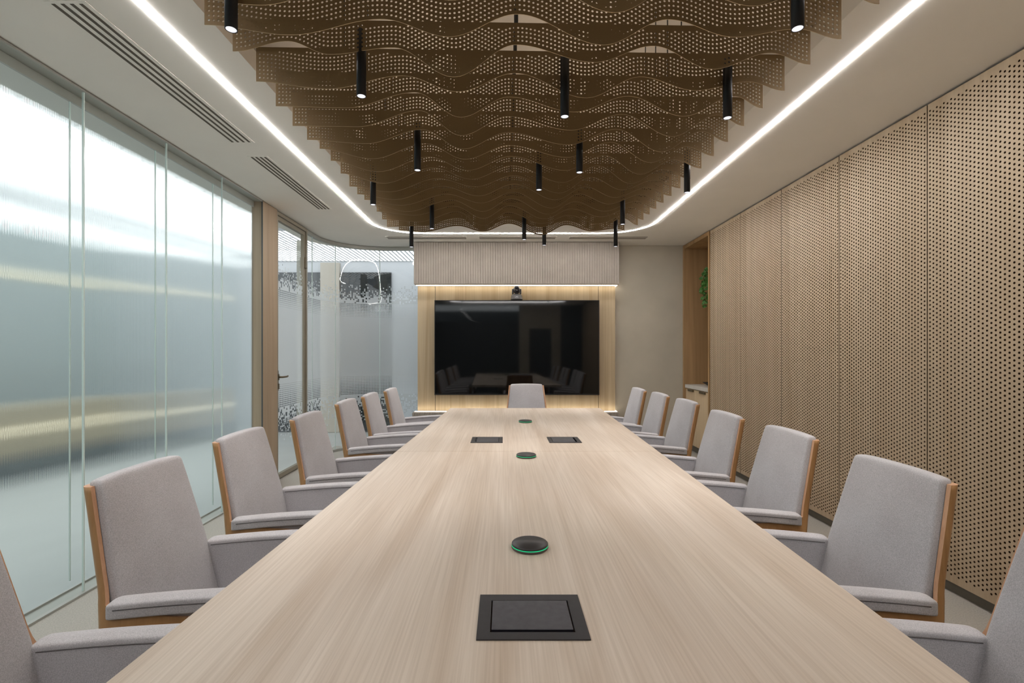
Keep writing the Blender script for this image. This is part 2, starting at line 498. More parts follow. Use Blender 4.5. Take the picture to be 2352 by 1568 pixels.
wb = box("wall_back", (1.0, XR + 0.04, YB, YB + 0.12, 0, ZCEIL), M['plaster']); structure(wb)
tag(wb, "beige plaster wall right of the screen")
wbm = box("wall_back", (-1.10, 1.0, YB + 0.0, YB + 0.10, 0, ZCEIL), M['plaster']); structure(wbm)
tag(wbm, "wall behind the screen panelling")
wr = box("wall_right", (XR + 0.045, XR + 0.12, 1.32, 5.72, 0, ZCEIL), M['hole']); structure(wr)
tag(wr, "dark backing behind the perforated panels")
wr2 = box("wall_right", (XR, XR + 0.12, YREAR, 1.318, 0, ZCEIL), M['panel']); structure(wr2)
tag(wr2, "oak wall beside the camera")
wl = box("wall_left", (XL - 0.16, XL, YREAR, -0.61, 0, ZCEIL), M['plaster']); structure(wl)
tag(wl, "plaster wall before the reeded glass")

# rear wall with dark doorway (mirrored in the screen)
bm = bmesh.new()
for b in ((0.47, 0.78, YREAR - 0.12, YREAR, 0, ZCEIL), (1.46, 1.74, YREAR - 0.12, YREAR, 0, ZCEIL), (0.78, 1.46, YREAR - 0.12, YREAR, 1.98, ZCEIL)):
    bm_box(bm, *b)
wrr = structure(from_bm("wall_rear", bm, M['plaster'])); tag(wrr, "rear wall with a doorway, behind the camera")
wrd = structure(box("wall_rear", (1.742, 2.46, YREAR - 0.12, YREAR, 0, ZCEIL), M['cor_dark'])); tag(wrd, "dark end of the rear wall, behind the camera")
dr = structure(box("door_2", (0.79, 1.45, YREAR - 0.10, YREAR - 0.05, 0.0, 1.97), M['cor_dark'])); tag(dr, "dark door in the rear wall")

rg = structure(pyd("window_14", [(-2.26, YREAR - .05, 2.2), (0.47, YREAR - .05, 2.2), (0.47, YREAR - .05, ZCEIL), (-2.26, YREAR - .05, ZCEIL)], [(0, 1, 2, 3)], M['glass'])); tag(rg, "glass pane in the rear wall, behind the camera")
rwd = structure(box("wall_rear", (-2.26, 0.47, YREAR - .04, YREAR, 0, 2.20), M['cor_dark'])); tag(rwd, "dark rear wall below the high glass, behind the camera")
rcw = structure(box("wall_corridor", (-2.6, 3.0, -5.1, -5.0, 0, 2.9), M['cor_dark'])); tag(rcw, "corridor wall beyond the rear glass")
bb = box("baseboard_right", (XR + 0.03, XR + 0.044, 1.32, 5.72, 0.0, 0.075), M['baseboard']); structure(bb)
tag(bb, "grey recessed baseboard under the perforated panels")

# ------------------------------------------------------------------ perforated oak panels on the right wall
def perforated_panel(name, width, height, cols, vp, r, th=0.016, nseg=8):
    """panel in local coords: runs along +Y, up +Z, face at x=0 (room side is -X)"""
    cp = width / (cols + 0.35)
    rows = int((height - 0.05) / vp)
    m_y = (width - cols * cp) / 2
    z0 = (height - rows * vp) / 2
    V, F, W = [], [], []
    ang = [math.pi / 4 * (k + 0.5) - math.pi + 2 * math.pi / nseg * 0 for k in range(nseg)]
    def cell(y0, y1, za, zb):
        yc, zc = (y0 + y1) / 2, (za + zb) / 2
        b = len(V)
        # 8 rim points of the cell + 8 hole points front + 8 hole points back
        rim = [(y0, za), (yc, za), (y1, za), (y1, zc), (y1, zb), (yc, zb), (y0, zb), (y0, zc)]
        for p in rim: V.append((0, p[0], p[1]))
        for k in range(8):
            a = math.radians(225 + 45 * k)
            V.append((0, yc + r * math.cos(a), zc + r * math.sin(a)))
        for k in range(8):
            a = math.radians(225 + 45 * k)
            V.append((th, yc + r * math.cos(a), zc + r * math.sin(a)))
        for k in range(8):
            k2 = (k + 1) % 8
            F.append((b + k, b + 8 + k, b + 8 + k2, b + k2))
            W.append(len(F)); F.append((b + 8 + k, b + 16 + k, b + 16 + k2, b + 8 + k2))
    def quad(y0, y1, za, zb):
        if zb - za < 1e-6 or y1 - y0 < 1e-6: return
        b = len(V)
        V.extend([(0, y0, za), (0, y0, zb), (0, y1, zb), (0, y1, za)])
        F.append((b, b + 1, b + 2, b + 3))
    quad(0, m_y, 0, height); quad(width - m_y, width, 0, height)
    for c in range(cols):
        y0 = m_y + c * cp; y1 = y0 + cp
        nr = rows if c % 2 == 0 else rows - 1
        zs = z0 if c % 2 == 0 else z0 + vp / 2
        quad(y0, y1, 0, zs)
        for q in range(nr):
            cell(y0, y1, zs + q * vp, zs + (q + 1) * vp)
        quad(y0, y1, zs + nr * vp, height)
    # edges of the board
    b = len(V)
    V.extend([(0, 0, 0), (th, 0, 0), (th, 0, height), (0, 0, height), (0, width, 0), (th, width, 0), (th, width, height), (0, width, height)])
    W.extend(range(len(F), len(F) + 4))
    F.extend([(b, b + 1, b + 2, b + 3), (b + 4, b + 7, b + 6, b + 5), (b, b + 4, b + 5, b + 1), (b + 3, b + 2, b + 6, b + 7)])
    me = bpy.data.meshes.new(name)
    me.from_pydata(V, [], F); me.update()
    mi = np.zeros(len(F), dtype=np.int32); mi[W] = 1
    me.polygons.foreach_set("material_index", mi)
    return me

panel_w = 0.731
pmesh = perforated_panel("perforated_panel", panel_w - 0.0065, ZCEIL - 0.012 - 0.062, 33, 0.0242, 0.0057)
pmesh.materials.append(M['panel']); pmesh.materials.append(M['holewall'])
p_labels = ["perforated oak wall panel next to the niche, farthest from the camera",
            "perforated oak wall panel, second counting from the niche",
            "perforated oak wall panel in the middle of the row, third from the niche",
            "perforated oak wall panel, fourth counting from the niche",
            "perforated oak wall panel cut by the right edge of the photo",
            "perforated oak wall panel next to the camera, just outside the photo"]
for k in range(6):
    y0 = 5.708 - panel_w * (k + 1)
    o = bpy.data.objects.new("wall_panel", pmesh)
    link(o); o.location = (XR, y0, 0.062)
    tag(o, p_labels[k], "wall panel", "perforated oak panels on the right wall")

# ------------------------------------------------------------------ niche, cabinet, counter
XN = 2.98
bm = bmesh.new()
bm_box(bm, XR - 0.012, XN, 6.50, 6.545, 0, ZCEIL - 0.008)        # far side
bm_box(bm, XN, XN + 0.03, 5.735, 6.545, 0, ZCEIL - 0.008)        # back
bm_box(bm, XR + 0.02, XN, 5.735, 6.50, 2.645, 2.672)             # soffit
bm_box(bm, XR - 0.006, XR + 0.02, 5.752, 6.50, 2.645, ZCEIL - 0.008)  # front lip
bm_box(bm, XR - 0.006, XN, 5.715, 5.752, 0, ZCEIL - 0.008)      # near side
nl = from_bm("trim_1", bm, M['niche']); structure(nl); tag(nl, "oak lining of the niche in the right wall")

cab = thing("cabinet", "pale oak base cabinet with two doors in the niche", "cabinet", (XR, 5.752, 0))
box("body", (0.035, 0.57, 0.004, 0.744, 0.09, 0.806), M['door_oak'], cab)
box("plinth", (0.07, 0.55, 0.004, 0.744, 0.0, 0.09), M['baseboard'], cab)
for y0, y1 in ((0.006, 0.372), (0.377, 0.742)):
    d = box("door", (0.012, 0.034, y0, y1, 0.095, 0.803), M['door_oak'], cab, 0.0015, 1)
    yc = (y0 + y1) / 2
    h = box("handle", (-0.004, 0.011, yc - 0.085, yc + 0.085, 0.776, 0.800), M['handle'], d, 0.002, 1)
ct = box("countertop", (XR - 0.002, XN - 0.005, 5.756, 6.496, 0.812, 0.858), M['stone'], None, 0.003, 1)
tag(ct, "light stone countertop on the niche cabinet", "countertop")

# black angular tray on the counter
bm = bmesh.new()
lo = [(-.13, -.09), (.13, -.09), (.13, .09), (-.13, .09)]; up = [(-.19, -.12), (.19, -.12), (.19, .12), (-.19, .12)]
a = [bm.verts.new((x, y, 0.0)) for x, y in lo]; b = [bm.verts.new((x, y, 0.045)) for x, y in up]
c = [bm.verts.new((x * .95, y * .93, 0.045)) for x, y in up]; d = [bm.verts.new((x * .95, y * .95, 0.006)) for x, y in lo]
bm.faces.new(a[::-1])
for A, B in ((a, b), (b, c), (c, d)):
    for k in range(4): bm.faces.new((A[k], A[(k + 1) % 4], B[(k + 1) % 4], B[k]))
bm.faces.new(d)
tr = from_bm("tray", bm, M['matte_black']); tr.location = (2.70, 6.10, 0.8585)
tag(tr, "black shallow tray lying on the niche countertop", "tray")

# shelf with trailing ivy
ivy = thing("trailing_ivy", "green trailing ivy hanging in the oak niche", "plant", (2.595, 6.02, 2.2285))
tube("cord", [(0.08, 0, 0.085), (0.08, 0, 2.6445 - 2.2285)], 0.002, M['matte_black'], ivy, 6)
lathe("pot", [(0, 0), (0.045, 0), (0.06, 0.10), (0.055, 0.10), (0.052, 0.085), (0, 0.085)], M['pot'], ivy, 20, (0.08, 0, 0))
rs = random.Random(5)
bm_s = bmesh.new(); bm_l = bmesh.new()
def ivy_leaf(bm, p, size, d, nrm):
    d = d.normalized(); s = d.cross(nrm).normalized(); n2 = s.cross(d)
    prof = [(0, 0), (.25, .55), (.45, .32), (.62, .42), (1.0, 0), (.62, -.42), (.45, -.32), (.25, -.55)]
    vs = [bm.verts.new(p + d * (u * size) + s * (w * size) + n2 * (abs(w) * size * .25)) for u, w in prof]
    m_ = bm.verts.new(p + d * size * .45 + n2 * (-.04 * size))
    for k in range(8): bm.faces.new((vs[k], vs[(k + 1) % 8], m_))
for sidx in range(6):
    L = (0.48, 0.40, 0.33, 0.24, 0.44, 0.30)[sidx]
    x, y = 0.0 - 0.012 * sidx, -0.10 + 0.045 * sidx
    pts = [Vector((0.06, y * .4, 0.09)), Vector((x - .02, y * .8, 0.085))]
    z = 0.085; px = x - .045
    while z > 0.085 - L:
        z -= 0.035; px += rs.uniform(-.014, .012); y += rs.uniform(-.012, .012)
        pts.append(Vector((px, y, z)))
    bm_tube(bm_s, pts, 0.0022, 5)
    for p in pts[1:]:
        for q in range(3):
            d = Vector((rs.uniform(-1, .6), rs.uniform(-1, 1), rs.uniform(-.9, .2)))
            ivy_leaf(bm_l, p + Vector((rs.uniform(-.015, .015), rs.uniform(-.015, .015), rs.uniform(-.015, .015))), rs.uniform(.03, .052), d, Vector((rs.uniform(-1, 0), -1, rs.uniform(0, .8))).normalized())
from_bm("stem", bm_s, M['stem'], ivy)
from_bm("leaves", bm_l, M['leaf'], ivy)

# ------------------------------------------------------------------ media wall
mw = thing("media_wall", "oak and fluted screen wall at the end of the room", "wall unit", (0, 0, 0))
def fluted(name, x0, x1, y, z0, z1, depth, parent):
    """slats along x with narrow grooves, front at y, going back to y+depth"""
    n = int(round((x1 - x0) / 0.0318)); p = (x1 - x0) / n; g = 0.0052; gd = 0.006
    prof = []
    for k in range(n):
        a = x0 + k * p
        prof += [(a, y + gd), (a + g * .5, y + gd), (a + g * .5 + .0015, y + .0008), (a + g * .5 + .004, y), (a + p - g * .5 - .004, y), (a + p - g * .5 - .0015, y + .0008), (a + p - g * .5, y + gd)]
    prof.append((x1, y + gd))
    V = [(px, py, z0) for px, py in prof] + [(px, py, z1) for px, py in prof]
    n_ = len(prof)
    F = [(k, k + 1, n_ + k + 1, n_ + k) for k in range(n_ - 1)]
    b = len(V)
    V += [(x0, y + depth, z0), (x1, y + depth, z0), (x1, y + depth, z1), (x0, y + depth, z1)]
    F += [tuple(range(n_ - 1, -1, -1)) + (b, b + 1), tuple(range(n_, 2 * n_)) + (b + 2, b + 3)]
    F += [(0, n_, b + 3, b), (n_ - 1, b + 1, b + 2, 2 * n_ - 1)]
    return pyd(name, V, F, M['flute'], parent)
BX0, BX1 = -1.158, 1.487
fluted("bulkhead", BX0, BX1, 6.33, 2.158, ZCEIL - 0.004, 0.225, mw)
fluted("plinth", -1.178, 1.487, 6.33, 0.0, 0.50, 0.225, mw)
yp = 6.50
TVX0, TVX1, TVZ0, TVZ1 = -0.903, 1.246, 0.722, 1.957
box("panel", (-1.137, TVX0 - 0.006, yp, YB - 0.004, 0.502, 2.156), M['media'], mw)
box("panel", (TVX1 + 0.006, 1.472, yp, YB - 0.004, 0.502, 2.156), M['media'], mw)
box("panel", (TVX0 - 0.001, TVX1 + 0.001, yp, YB - 0.004, TVZ1 + 0.008, 2.156), M['media'], mw)
box("panel", (TVX0 - 0.001, TVX1 + 0.001, yp, YB - 0.004, 0.502, TVZ0 - 0.008), M['media'], mw)
for xs_ in (TVX0 - .0035, TVX1 + .0035):
    box("joint", (xs_ - .0026, xs_ + .0026, yp + .0015, yp + .03, 0.502, 2.156), M['lens'], mw)
box("backing", (TVX0 - 0.005, TVX1 + 0.005, YB - 0.03, YB - 0.004, TVZ0 - 0.007, TVZ1 + 0.007), M['matte_black'], mw)
l1 = box("light_strip", (BX0 + 0.012, BX1 - 0.003, 6.432, 6.456, 2.150, 2.157), M['warm'], mw)
l2 = box("light_strip", (-1.165, BX1 - 0.003, 6.432, 6.456, 0.501, 0.506), M['warm'], mw)
for z0_, z1_ in ((2.150, 2.157), (0.501, 0.506)):
    box("light_strip", (1.475, 1.485, 6.458, 6.552, z0_, z1_), M['warm'], mw)
l1["label"] = "warm LED strip under the fluted bulkhead"; l2["label"] = "warm LED strip on top of the fluted plinth"

tv = thing("television", "large black wall screen, switched off", "screen", ((TVX0 + TVX1) / 2, 6.44, (TVZ0 + TVZ1) / 2))
hw_, hh_ = (TVX1 - TVX0) / 2, (TVZ1 - TVZ0) / 2
bm = bmesh.new()
t_ = 0.008
for b in ((-hw_, hw_, -.03, .06, hh_ - t_, hh_), (-hw_, hw_, -.03, .06, -hh_, -hh_ + .014), (-hw_, -hw_ + t_, -.03, .06, -hh_, hh_), (hw_ - t_, hw_, -.03, .06, -hh_, hh_), (-hw_, hw_, .03, .06, -hh_, hh_)):
    bm_box(bm, *b)
from_bm("bezel", bm, M['matte_black'], tv)
box("display", (-hw_ + t_, hw_ - t_, -.022, .029, -hh_ + .014, hh_ - t_), M['tv'], tv)

# conference camera on top of the screen
ptz = thing("conference_camera", "dark grey pan and tilt camera standing on the wall screen", "camera", (0.168, 6.395, TVZ1 + 0.0005))
lathe("base", [(0, 0), (0.070, 0), (0.083, .006), (0.074, .012), (0.072, .052), (0.066, .062), (0.052, .075), (0, .075)], M['ptz'], ptz, 36)
for s in (-1, 1):
    box("yoke_arm", (s * .050 - .012, s * .050 + .012, -.022, .030, .0755, .145), M['ptz'], ptz, .008, 2)
bm = bmesh.new()
bmesh.ops.create_uvsphere(bm, u_segments=24, v_segments=14, radius=1.0)
for v in bm.verts:
    v.co = Vector((v.co.x * .046, v.co.y * .048, .130 + v.co.z * .055))
hd = from_bm("head", bm, M['ptz'], ptz, True)
box("lens_plate", (-.026, .026, -.056, -.030, .098, .166), M['lens'], hd, .006, 2)
bm = bmesh.new(); bm_lathe(bm, [(0, 0), (.020, 0), (.020, .006), (.015, .006), (.013, .003), (0, .003)], 24)
bmesh.ops.rotate(bm, verts=bm.verts, cent=(0, 0, 0), matrix=Matrix.Rotation(math.pi / 2, 3, 'X'))
bmesh.ops.translate(bm, verts=bm.verts, vec=(0, -.056, .132))
from_bm("lens", bm, M['lens'], hd)
bm = bmesh.new()
for x0, x1, z0, z1 in ((-.014, .014, .036, .040), (-.018, -.010, .024, .028), (-.004, .003, .024, .027), (.010, .018, .024, .028)):
    bm_box(bm, x0, x1, -.0745, -.071, z0, z1)
from_bm("logo", bm, M['white_print'], ptz)

# ------------------------------------------------------------------ LED loop in the ceiling
def loop_strip(name, pts, w, z0, z1, mat):
    n = len(pts); V, F = [], []
    for i, p in enumerate(pts):
        a = Vector(pts[i - 1]); b = Vector(pts[(i + 1) % n]); t = (b - a).normalized(); nn = Vector((-t.y, t.x))
        for s, z in ((-1, z0), (1, z0), (1, z1), (-1, z1)):
            V.append((p[0] + nn.x * w / 2 * s, p[1] + nn.y * w / 2 * s, z))
    for i in range(n):
        a, b = i * 4, ((i + 1) % n) * 4
        for k in range(4): F.append((a + k, a + (k + 1) % 4, b + (k + 1) % 4, b + k))
    return pyd(name, V, F, mat)
ls = loop_strip("ceiling_light_line", LED, 0.022, ZCEIL - 0.004, ZCEIL - 0.0003, M['led'])
tag(ls, "continuous white LED line looping round the ceiling opening", "light")

# ------------------------------------------------------------------ ceiling air vents
def vent(x0, x1, y0, y1, along, label, group, nslot=4):
    t = thing("ceiling_vent", label, "vent", ((x0 + x1) / 2, (y0 + y1) / 2, ZCEIL), 0, group)
    hx, hy = (x1 - x0) / 2, (y1 - y0) / 2
    box("frame", (-hx, hx, -hy, hy, -0.003, -0.0005), M['paint'], t)
    for k in range(nslot):
        f = (k + 0.5) / nslot
        if along == 'Y':
            c = -hx + 2 * hx * (0.06 + .88 * f); b = (c - .0075, c + .0075, -hy + .012, hy - .012)
        else:
            c = -hy + 2 * hy * (0.06 + .88 * f); b = (-hx + .012, hx - .012, c - .011, c + .011)
        box("slot", b + (-0.0042, -0.003), M['slot'], t)
gl = "slot vents along the left of the ceiling"; gb = "slot vents above the screen wall"
vent(-1.845, -1.675, 1.97, 3.31, 'Y', "four-slot ceiling vent above the near part of the glass wall, the long-looking one", gl)
vent(-1.845, -1.700, 3.54, 4.87, 'Y', "four-slot ceiling vent near the door, the farther of the two on the left", gl)
vent(-1.454, -0.454, 6.02, 6.18, 'X', "slim ceiling vent above the left end of the screen wall", gb, 3)
vent(-0.313, 0.654, 6.02, 6.18, 'X', "slim ceiling vent above the middle of the screen wall", gb, 3)
vent(0.805, 1.783, 6.02, 6.18, 'X', "slim ceiling vent above the right end of the screen wall", gb, 3)

# ------------------------------------------------------------------ bronze perforated baffles
EXT = [-0.835, -0.474, -0.217, 0.055, 0.392, 0.655, 0.915, 1.175]      # trough, crest, trough ...
def smooth_interp(xs, zs, x):
    if x <= xs[0]: return zs[0]
    if x >= xs[-1]: return zs[-1]
    for i in range(len(xs) - 1):
        if x <= xs[i + 1]:
            t = (x - xs[i]) / (xs[i + 1] - xs[i])
            return zs[i] + (zs[i + 1] - zs[i]) * (0.5 - 0.5 * math.cos(math.pi * t))
KNOWN = {0: (2.563, [2.529, 2.596, 2.531, 2.624, 2.508, 2.613, 2.547, 2.583], 2.546),
         1: (2.581, [2.574, 2.607, 2.484, 2.6275, 2.556, 2.631, 2.533, 2.608], 2.560),
         2: (2.561, [2.530, 2.597, 2.525, 2.616, 2.503, 2.607, 2.545, 2.590], 2.550),
         16: (2.545, [2.530, 2.593, 2.537, 2.62, 2.505, 2.609, 2.546, 2.575], 2.560)}
def baffle(i):
    rs = random.Random(40 + i)
    xl, xr = -1.16, 1.35
    if i == 16: xl, xr = -1.085, 1.262
    y_l = 1.908 + 0.199 * i
    tilt = 0.060 / (1.35 + 1.16)
    if i in KNOWN: zl, ze, zr = KNOWN[i]
    else:
        ph = i * 0.55
        zl = 2.556 + 0.02 * math.sin(ph * 2.1) + 0.006 * rs.uniform(-1, 1)
        ze = []
        for k in range(8):
            if k % 2 == 0: ze.append(2.517 + 0.020 * math.sin(ph + k * 1.3) + rs.uniform(-.008, .008))
            else: ze.append(2.617 + 0.014 * math.sin(ph * 0.8 + k) + rs.uniform(-.006, .006))
        zr = 2.552 + 0.012 * math.sin(ph)
    ex = [e + (0.03 * math.sin(0.5 * i + 0.9 * k) if i not in (0, 1, 2, 16) else 0) for k, e in enumerate(EXT)]
    xs = [xl] + ex + [xr]; zs = [zl] + ze + [zr]
    if i == 1:
        xs = [xl, -1.10, -0.92] + EXT + [xr]
        xs = [xl, -0.925] + [-0.752] + EXT[1:] + [xr]; zs = [zl, 2.628] + ze + [zr]
    ztop = 2.722
    pitch, r, off = 0.0183, 0.0049, 0.0185
    zb = lambda x: smooth_interp(xs, zs, x)
    # column positions by arc length along the wave
    x = xl + 0.0165; colsx = []
    while x < xr - 0.012:
        colsx.append(x)
        sl = (zb(x + .004) - zb(x - .004)) / .008
        x += pitch / math.sqrt(1 + sl * sl) if abs(sl) > 1e-6 else pitch
    bnd = [xl] + [(a + b) / 2 for a, b in zip(colsx, colsx[1:])] + [xr]
    V, F, FM = [], [], []
    h = 0.0014
    Y = lambda x, s: y_l + tilt * (x - xl) + s * h
    for side in (-1, 1):
        for j, xc in enumerate(colsx):
            x0, x1 = bnd[j], bnd[j + 1]
            z0, zc0, z1 = zb(x0), zb(xc), zb(x1)
            n = int((ztop - zc0 - off - 0.012) / pitch + 0.5)
            n = max(n, 0)
            def add(pts, mi=0):
                b = len(V); V.extend([(p[0], Y(p[0], side), p[1]) for p in pts])
                idx = list(range(b, b + len(pts)))
                F.append(idx if side < 0 else idx[::-1]); FM.append(mi)
            lo = off - pitch / 2
            add([(x0, z0), (xc, zc0), (x1, z1), (x1, z1 + lo), (xc, zc0 + lo), (x0, z0 + lo)])
            for q in range(n):
                a = lo + q * pitch; bq = a + pitch; mid = (a + bq) / 2
                cz = zc0 + mid
                if cz + r > ztop - 0.003: n = q; break
                rim = [(x0, z0 + a), (xc, zc0 + a), (x1, z1 + a), (x1, z1 + mid), (x1, min(z1 + bq, ztop)), (xc, min(zc0 + bq, ztop)), (x0, min(z0 + bq, ztop)), (x0, z0 + mid)]
                hole = [(xc + r * math.cos(math.radians(225 + 45 * k)), cz + r * math.sin(math.radians(225 + 45 * k))) for k in range(8)]
                b = len(V)
                V.extend([(p[0], Y(p[0], side), p[1]) for p in rim + hole])
                for k in range(8):
                    k2 = (k + 1) % 8
                    f = [b + k, b + k2, b + 8 + k2, b + 8 + k]
                    F.append(f if side < 0 else f[::-1]); FM.append(0)
            t = lo + n * pitch
            add([(x0, min(z0 + t, ztop)), (xc, min(zc0 + t, ztop)), (x1, min(z1 + t, ztop)), (x1, ztop), (x0, ztop)])
    # bottom and side cut edges
    nst = 160
    prev = None
    for k in range(nst + 1):
        x = xl + (xr - xl) * k / nst
        b = len(V); V.extend([(x, Y(x, -1), zb(x)), (x, Y(x, 1), zb(x))])
        if prev is not None:
            F.append([prev, b, b + 1, prev + 1]); FM.append(1)
        prev = b
    for x in (xl, xr):
        b = len(V); V.extend([(x, Y(x, -1), zb(x)), (x, Y(x, 1), zb(x)), (x, Y(x, 1), ztop), (x, Y(x, -1), ztop)])
        F.append([b, b + 1, b + 2, b + 3]); FM.append(0)
    b = len(V); V.extend([(xl, Y(xl, -1), ztop), (xr, Y(xr, -1), ztop), (xr, Y(xr, 1), ztop), (xl, Y(xl, 1), ztop)])
    F.append([b, b + 1, b + 2, b + 3]); FM.append(0)
    me = bpy.data.meshes.new("baffle"); me.from_pydata(V, [], F); me.update()
    me.polygons.foreach_set("material_index", np.array(FM, dtype=np.int32))
    o = mesh_obj("ceiling_baffle", me, [M['bronze'], M['bronze_edge']])
    # hangers up to the slab
    for xh in (-0.75, 0.06, 0.85):
        ob = tube("hanger", [(xh, Y(xh, 0), ztop + 0.0005), (xh, Y(xh, 0), 3.199)], 0.003, M['matte_black'], o, 6)
    return o
ORD = ["first", "second", "third", "fourth", "fifth", "sixth", "seventh", "eighth", "ninth", "tenth", "eleventh", "twelfth", "thirteenth", "fourteenth", "fifteenth", "sixteenth", "seventeenth", "eighteenth", "nineteenth"]
for i in range(-2, 17):
    o = baffle(i)
    if i == 16: lab = "wavy perforated bronze ceiling baffle nearest the screen wall, shorter than the rest"
    elif i == 0: lab = "wavy perforated bronze baffle, nearest one whose whole lower edge is seen"
    elif i == -1: lab = "wavy perforated bronze baffle cut off by the top of the photo"
    elif i == -2: lab = "wavy perforated bronze baffle above the camera, out of the photo"
    else: lab = "wavy perforated bronze ceiling baffle, %s counting from the screen wall" % ORD[16 - i]
    tag(o, lab, "ceiling baffle", "bronze perforated ceiling baffles")

# ------------------------------------------------------------------ tube pendants
# (px, py of the lower end, distance, label)
PEND = [(531, 68, 1.694, "nearest on the left, cut by the top of the photo"),
        (1832, 66, 1.690, "nearest on the right, cut by the top of the photo"),
        (830, 221, 2.138, "on the left behind the second whole baffle"),
        (1297, 268, 2.325, "over the middle of the table, largest of the centre ones"),
        (1671, 271, 2.338, "second from the camera on the right side"),
        (959, 391, 3.016, "left of centre with its thin cable showing, above the table"),
        (1331, 396, 3.053, "just right of centre, second largest of the centre ones"),
        (1238, 436, 3.384, "small one half hidden by a baffle near the centre"),
        (1578, 442, 3.44, "on the right whose lower end touches the LED line"),
        (857, 470, 3.615, "on the left edge of the baffles, third on that side"),
        (1430, 515, 4.306, "on the right side partly behind a baffle, near the far corner"),
        (992, 525, 4.459, "far left of centre with a bit of cable above it"),
        (1204, 550, 4.897, "far centre with a cable, over the wall camera"),
        (945, 567, 5.00, "farthest on the left, before the fluted bulkhead corner"),
        (1414, 566, 5.05, "farthest on the right, before the fluted bulkhead corner"),
        (1250, 563, 5.16, "small one hanging past the last baffle, right of the wall camera")]
pend0 = None
for k, (px, py, d, lab) in enumerate(PEND):
    X = (px - VX) / FPX * d; Zb = ZC + (HY - py) / FPX * d
    L, R = 0.285, 0.0205
    lab = "black tube pendant light " + lab
    if pend0 is None:
        t = thing("pendant_light", lab, "lamp", (X, d, Zb), 0, "black tube pendants over the table")
        bm = bmesh.new()
        bm_lathe(bm, [(R - .003, .012), (R - .003, 0), (R, 0), (R, L), (R - .004, L + .004), (.006, L + .004), (.006, L + .018), (0, L + .018)], 28)
        bd = from_bm("tube_body", bm, M['black'], t)
        lathe("reflector", [(R - .0032, .0006), (R - .006, .010), (0, .0105)], M['lamp'], t, 24)
        tube("cable", [(0, 0, L + .018), (0, 0, 3.199 - Zb)], 0.0016, M['matte_black'], t, 6)
        pend0 = t
    else:
        t = dup(pend0, (X, d, Zb), 0, lab)
    li = bpy.data.lights.new("pendant_beam", 'SPOT')
    li.energy = 16.0; li.color = (1.0, 0.95, 0.90); li.spot_size = math.radians(62); li.spot_blend = 0.8; li.shadow_soft_size = 0.018
    lo = bpy.data.objects.new("pendant_beam", li); COL.objects.link(lo)
    lo.location = (X, d, Zb - 0.004)

# ------------------------------------------------------------------ glass wall on the left
JY = [4.575, 3.938, 3.288, 2.640, 1.990, 1.340, 0.690, 0.040, -0.610]
wlab = ["reeded glass pane next to the oak post", "reeded glass pane, second from the oak post", "reeded glass pane, third from the oak post",
        "reeded glass pane, fourth from the oak post", "reeded glass pane at the left edge of the photo", "reeded glass pane beside the nearest chair, out of frame",
        "reeded glass pane beside the camera", "reeded glass pane behind the camera"]
for k in range(len(JY) - 1):
    y1, y0 = JY[k], JY[k + 1]
    w = thing("window_%d" % (k + 1), wlab[k], None, (XL, y0, 0)); w["kind"] = "structure"
    dy = y1 - y0
    pyd("front_pane", [(0, .003, .012), (0, dy - .003, .012), (0, dy - .003, 2.685), (0, .003, 2.685)], [(3, 2, 1, 0)], M['soft_glass'], w)
    pyd("reeded_pane", [(-.075, 0, .024), (-.075, dy, .024), (-.075, dy, 2.635), (-.075, 0, 2.635)], [(0, 1, 2, 3)], M['reeded'], w)
    if k < len(JY) - 2:
        box("glass_edge", (-.006, .004, -.0035, .0035, .012, 2.685), M['glass_edge'], w)
        box("glass_edge", (-.079, -.071, -.003, .003, .065, 2.635), M['glass_edge'], w)
bm = bmesh.new()
bm_box(bm, XL - .10, XL + .022, -0.61, 4.575, 0.0, 0.0115); bm_box(bm, XL - .081, XL - .070, -0.61, 4.575, 0.0115, .022)
t_ = structure(from_bm("trim_2", bm, M['alu'])); tag(t_, "pale floor channel of the reeded glass wall")
bm = bmesh.new()
bm_box(bm, XL - .095, XL + .012, -0.61, 4.575, 2.686, ZCEIL - 0.004); bm_box(bm, XL - .083, XL - .068, -0.61, 4.575, 2.636, 2.686)
t_ = structure(from_bm("trim_3", bm, M['alu'])); tag(t_, "aluminium head channel of the reeded glass wall")
pc = structure(box("wall_left", (XL - .11, XL + .012, 4.580, 4.872, 0, ZCEIL - .004), M['post'])); tag(pc, "oak clad post between glass wall and door")
ps = structure(box("trim_4", (XL + .002, XL + .013, 4.5755, 4.5795, 0, ZCEIL - .004), M['cor_dark'])); tag(ps, "dark joint between glass and oak post")

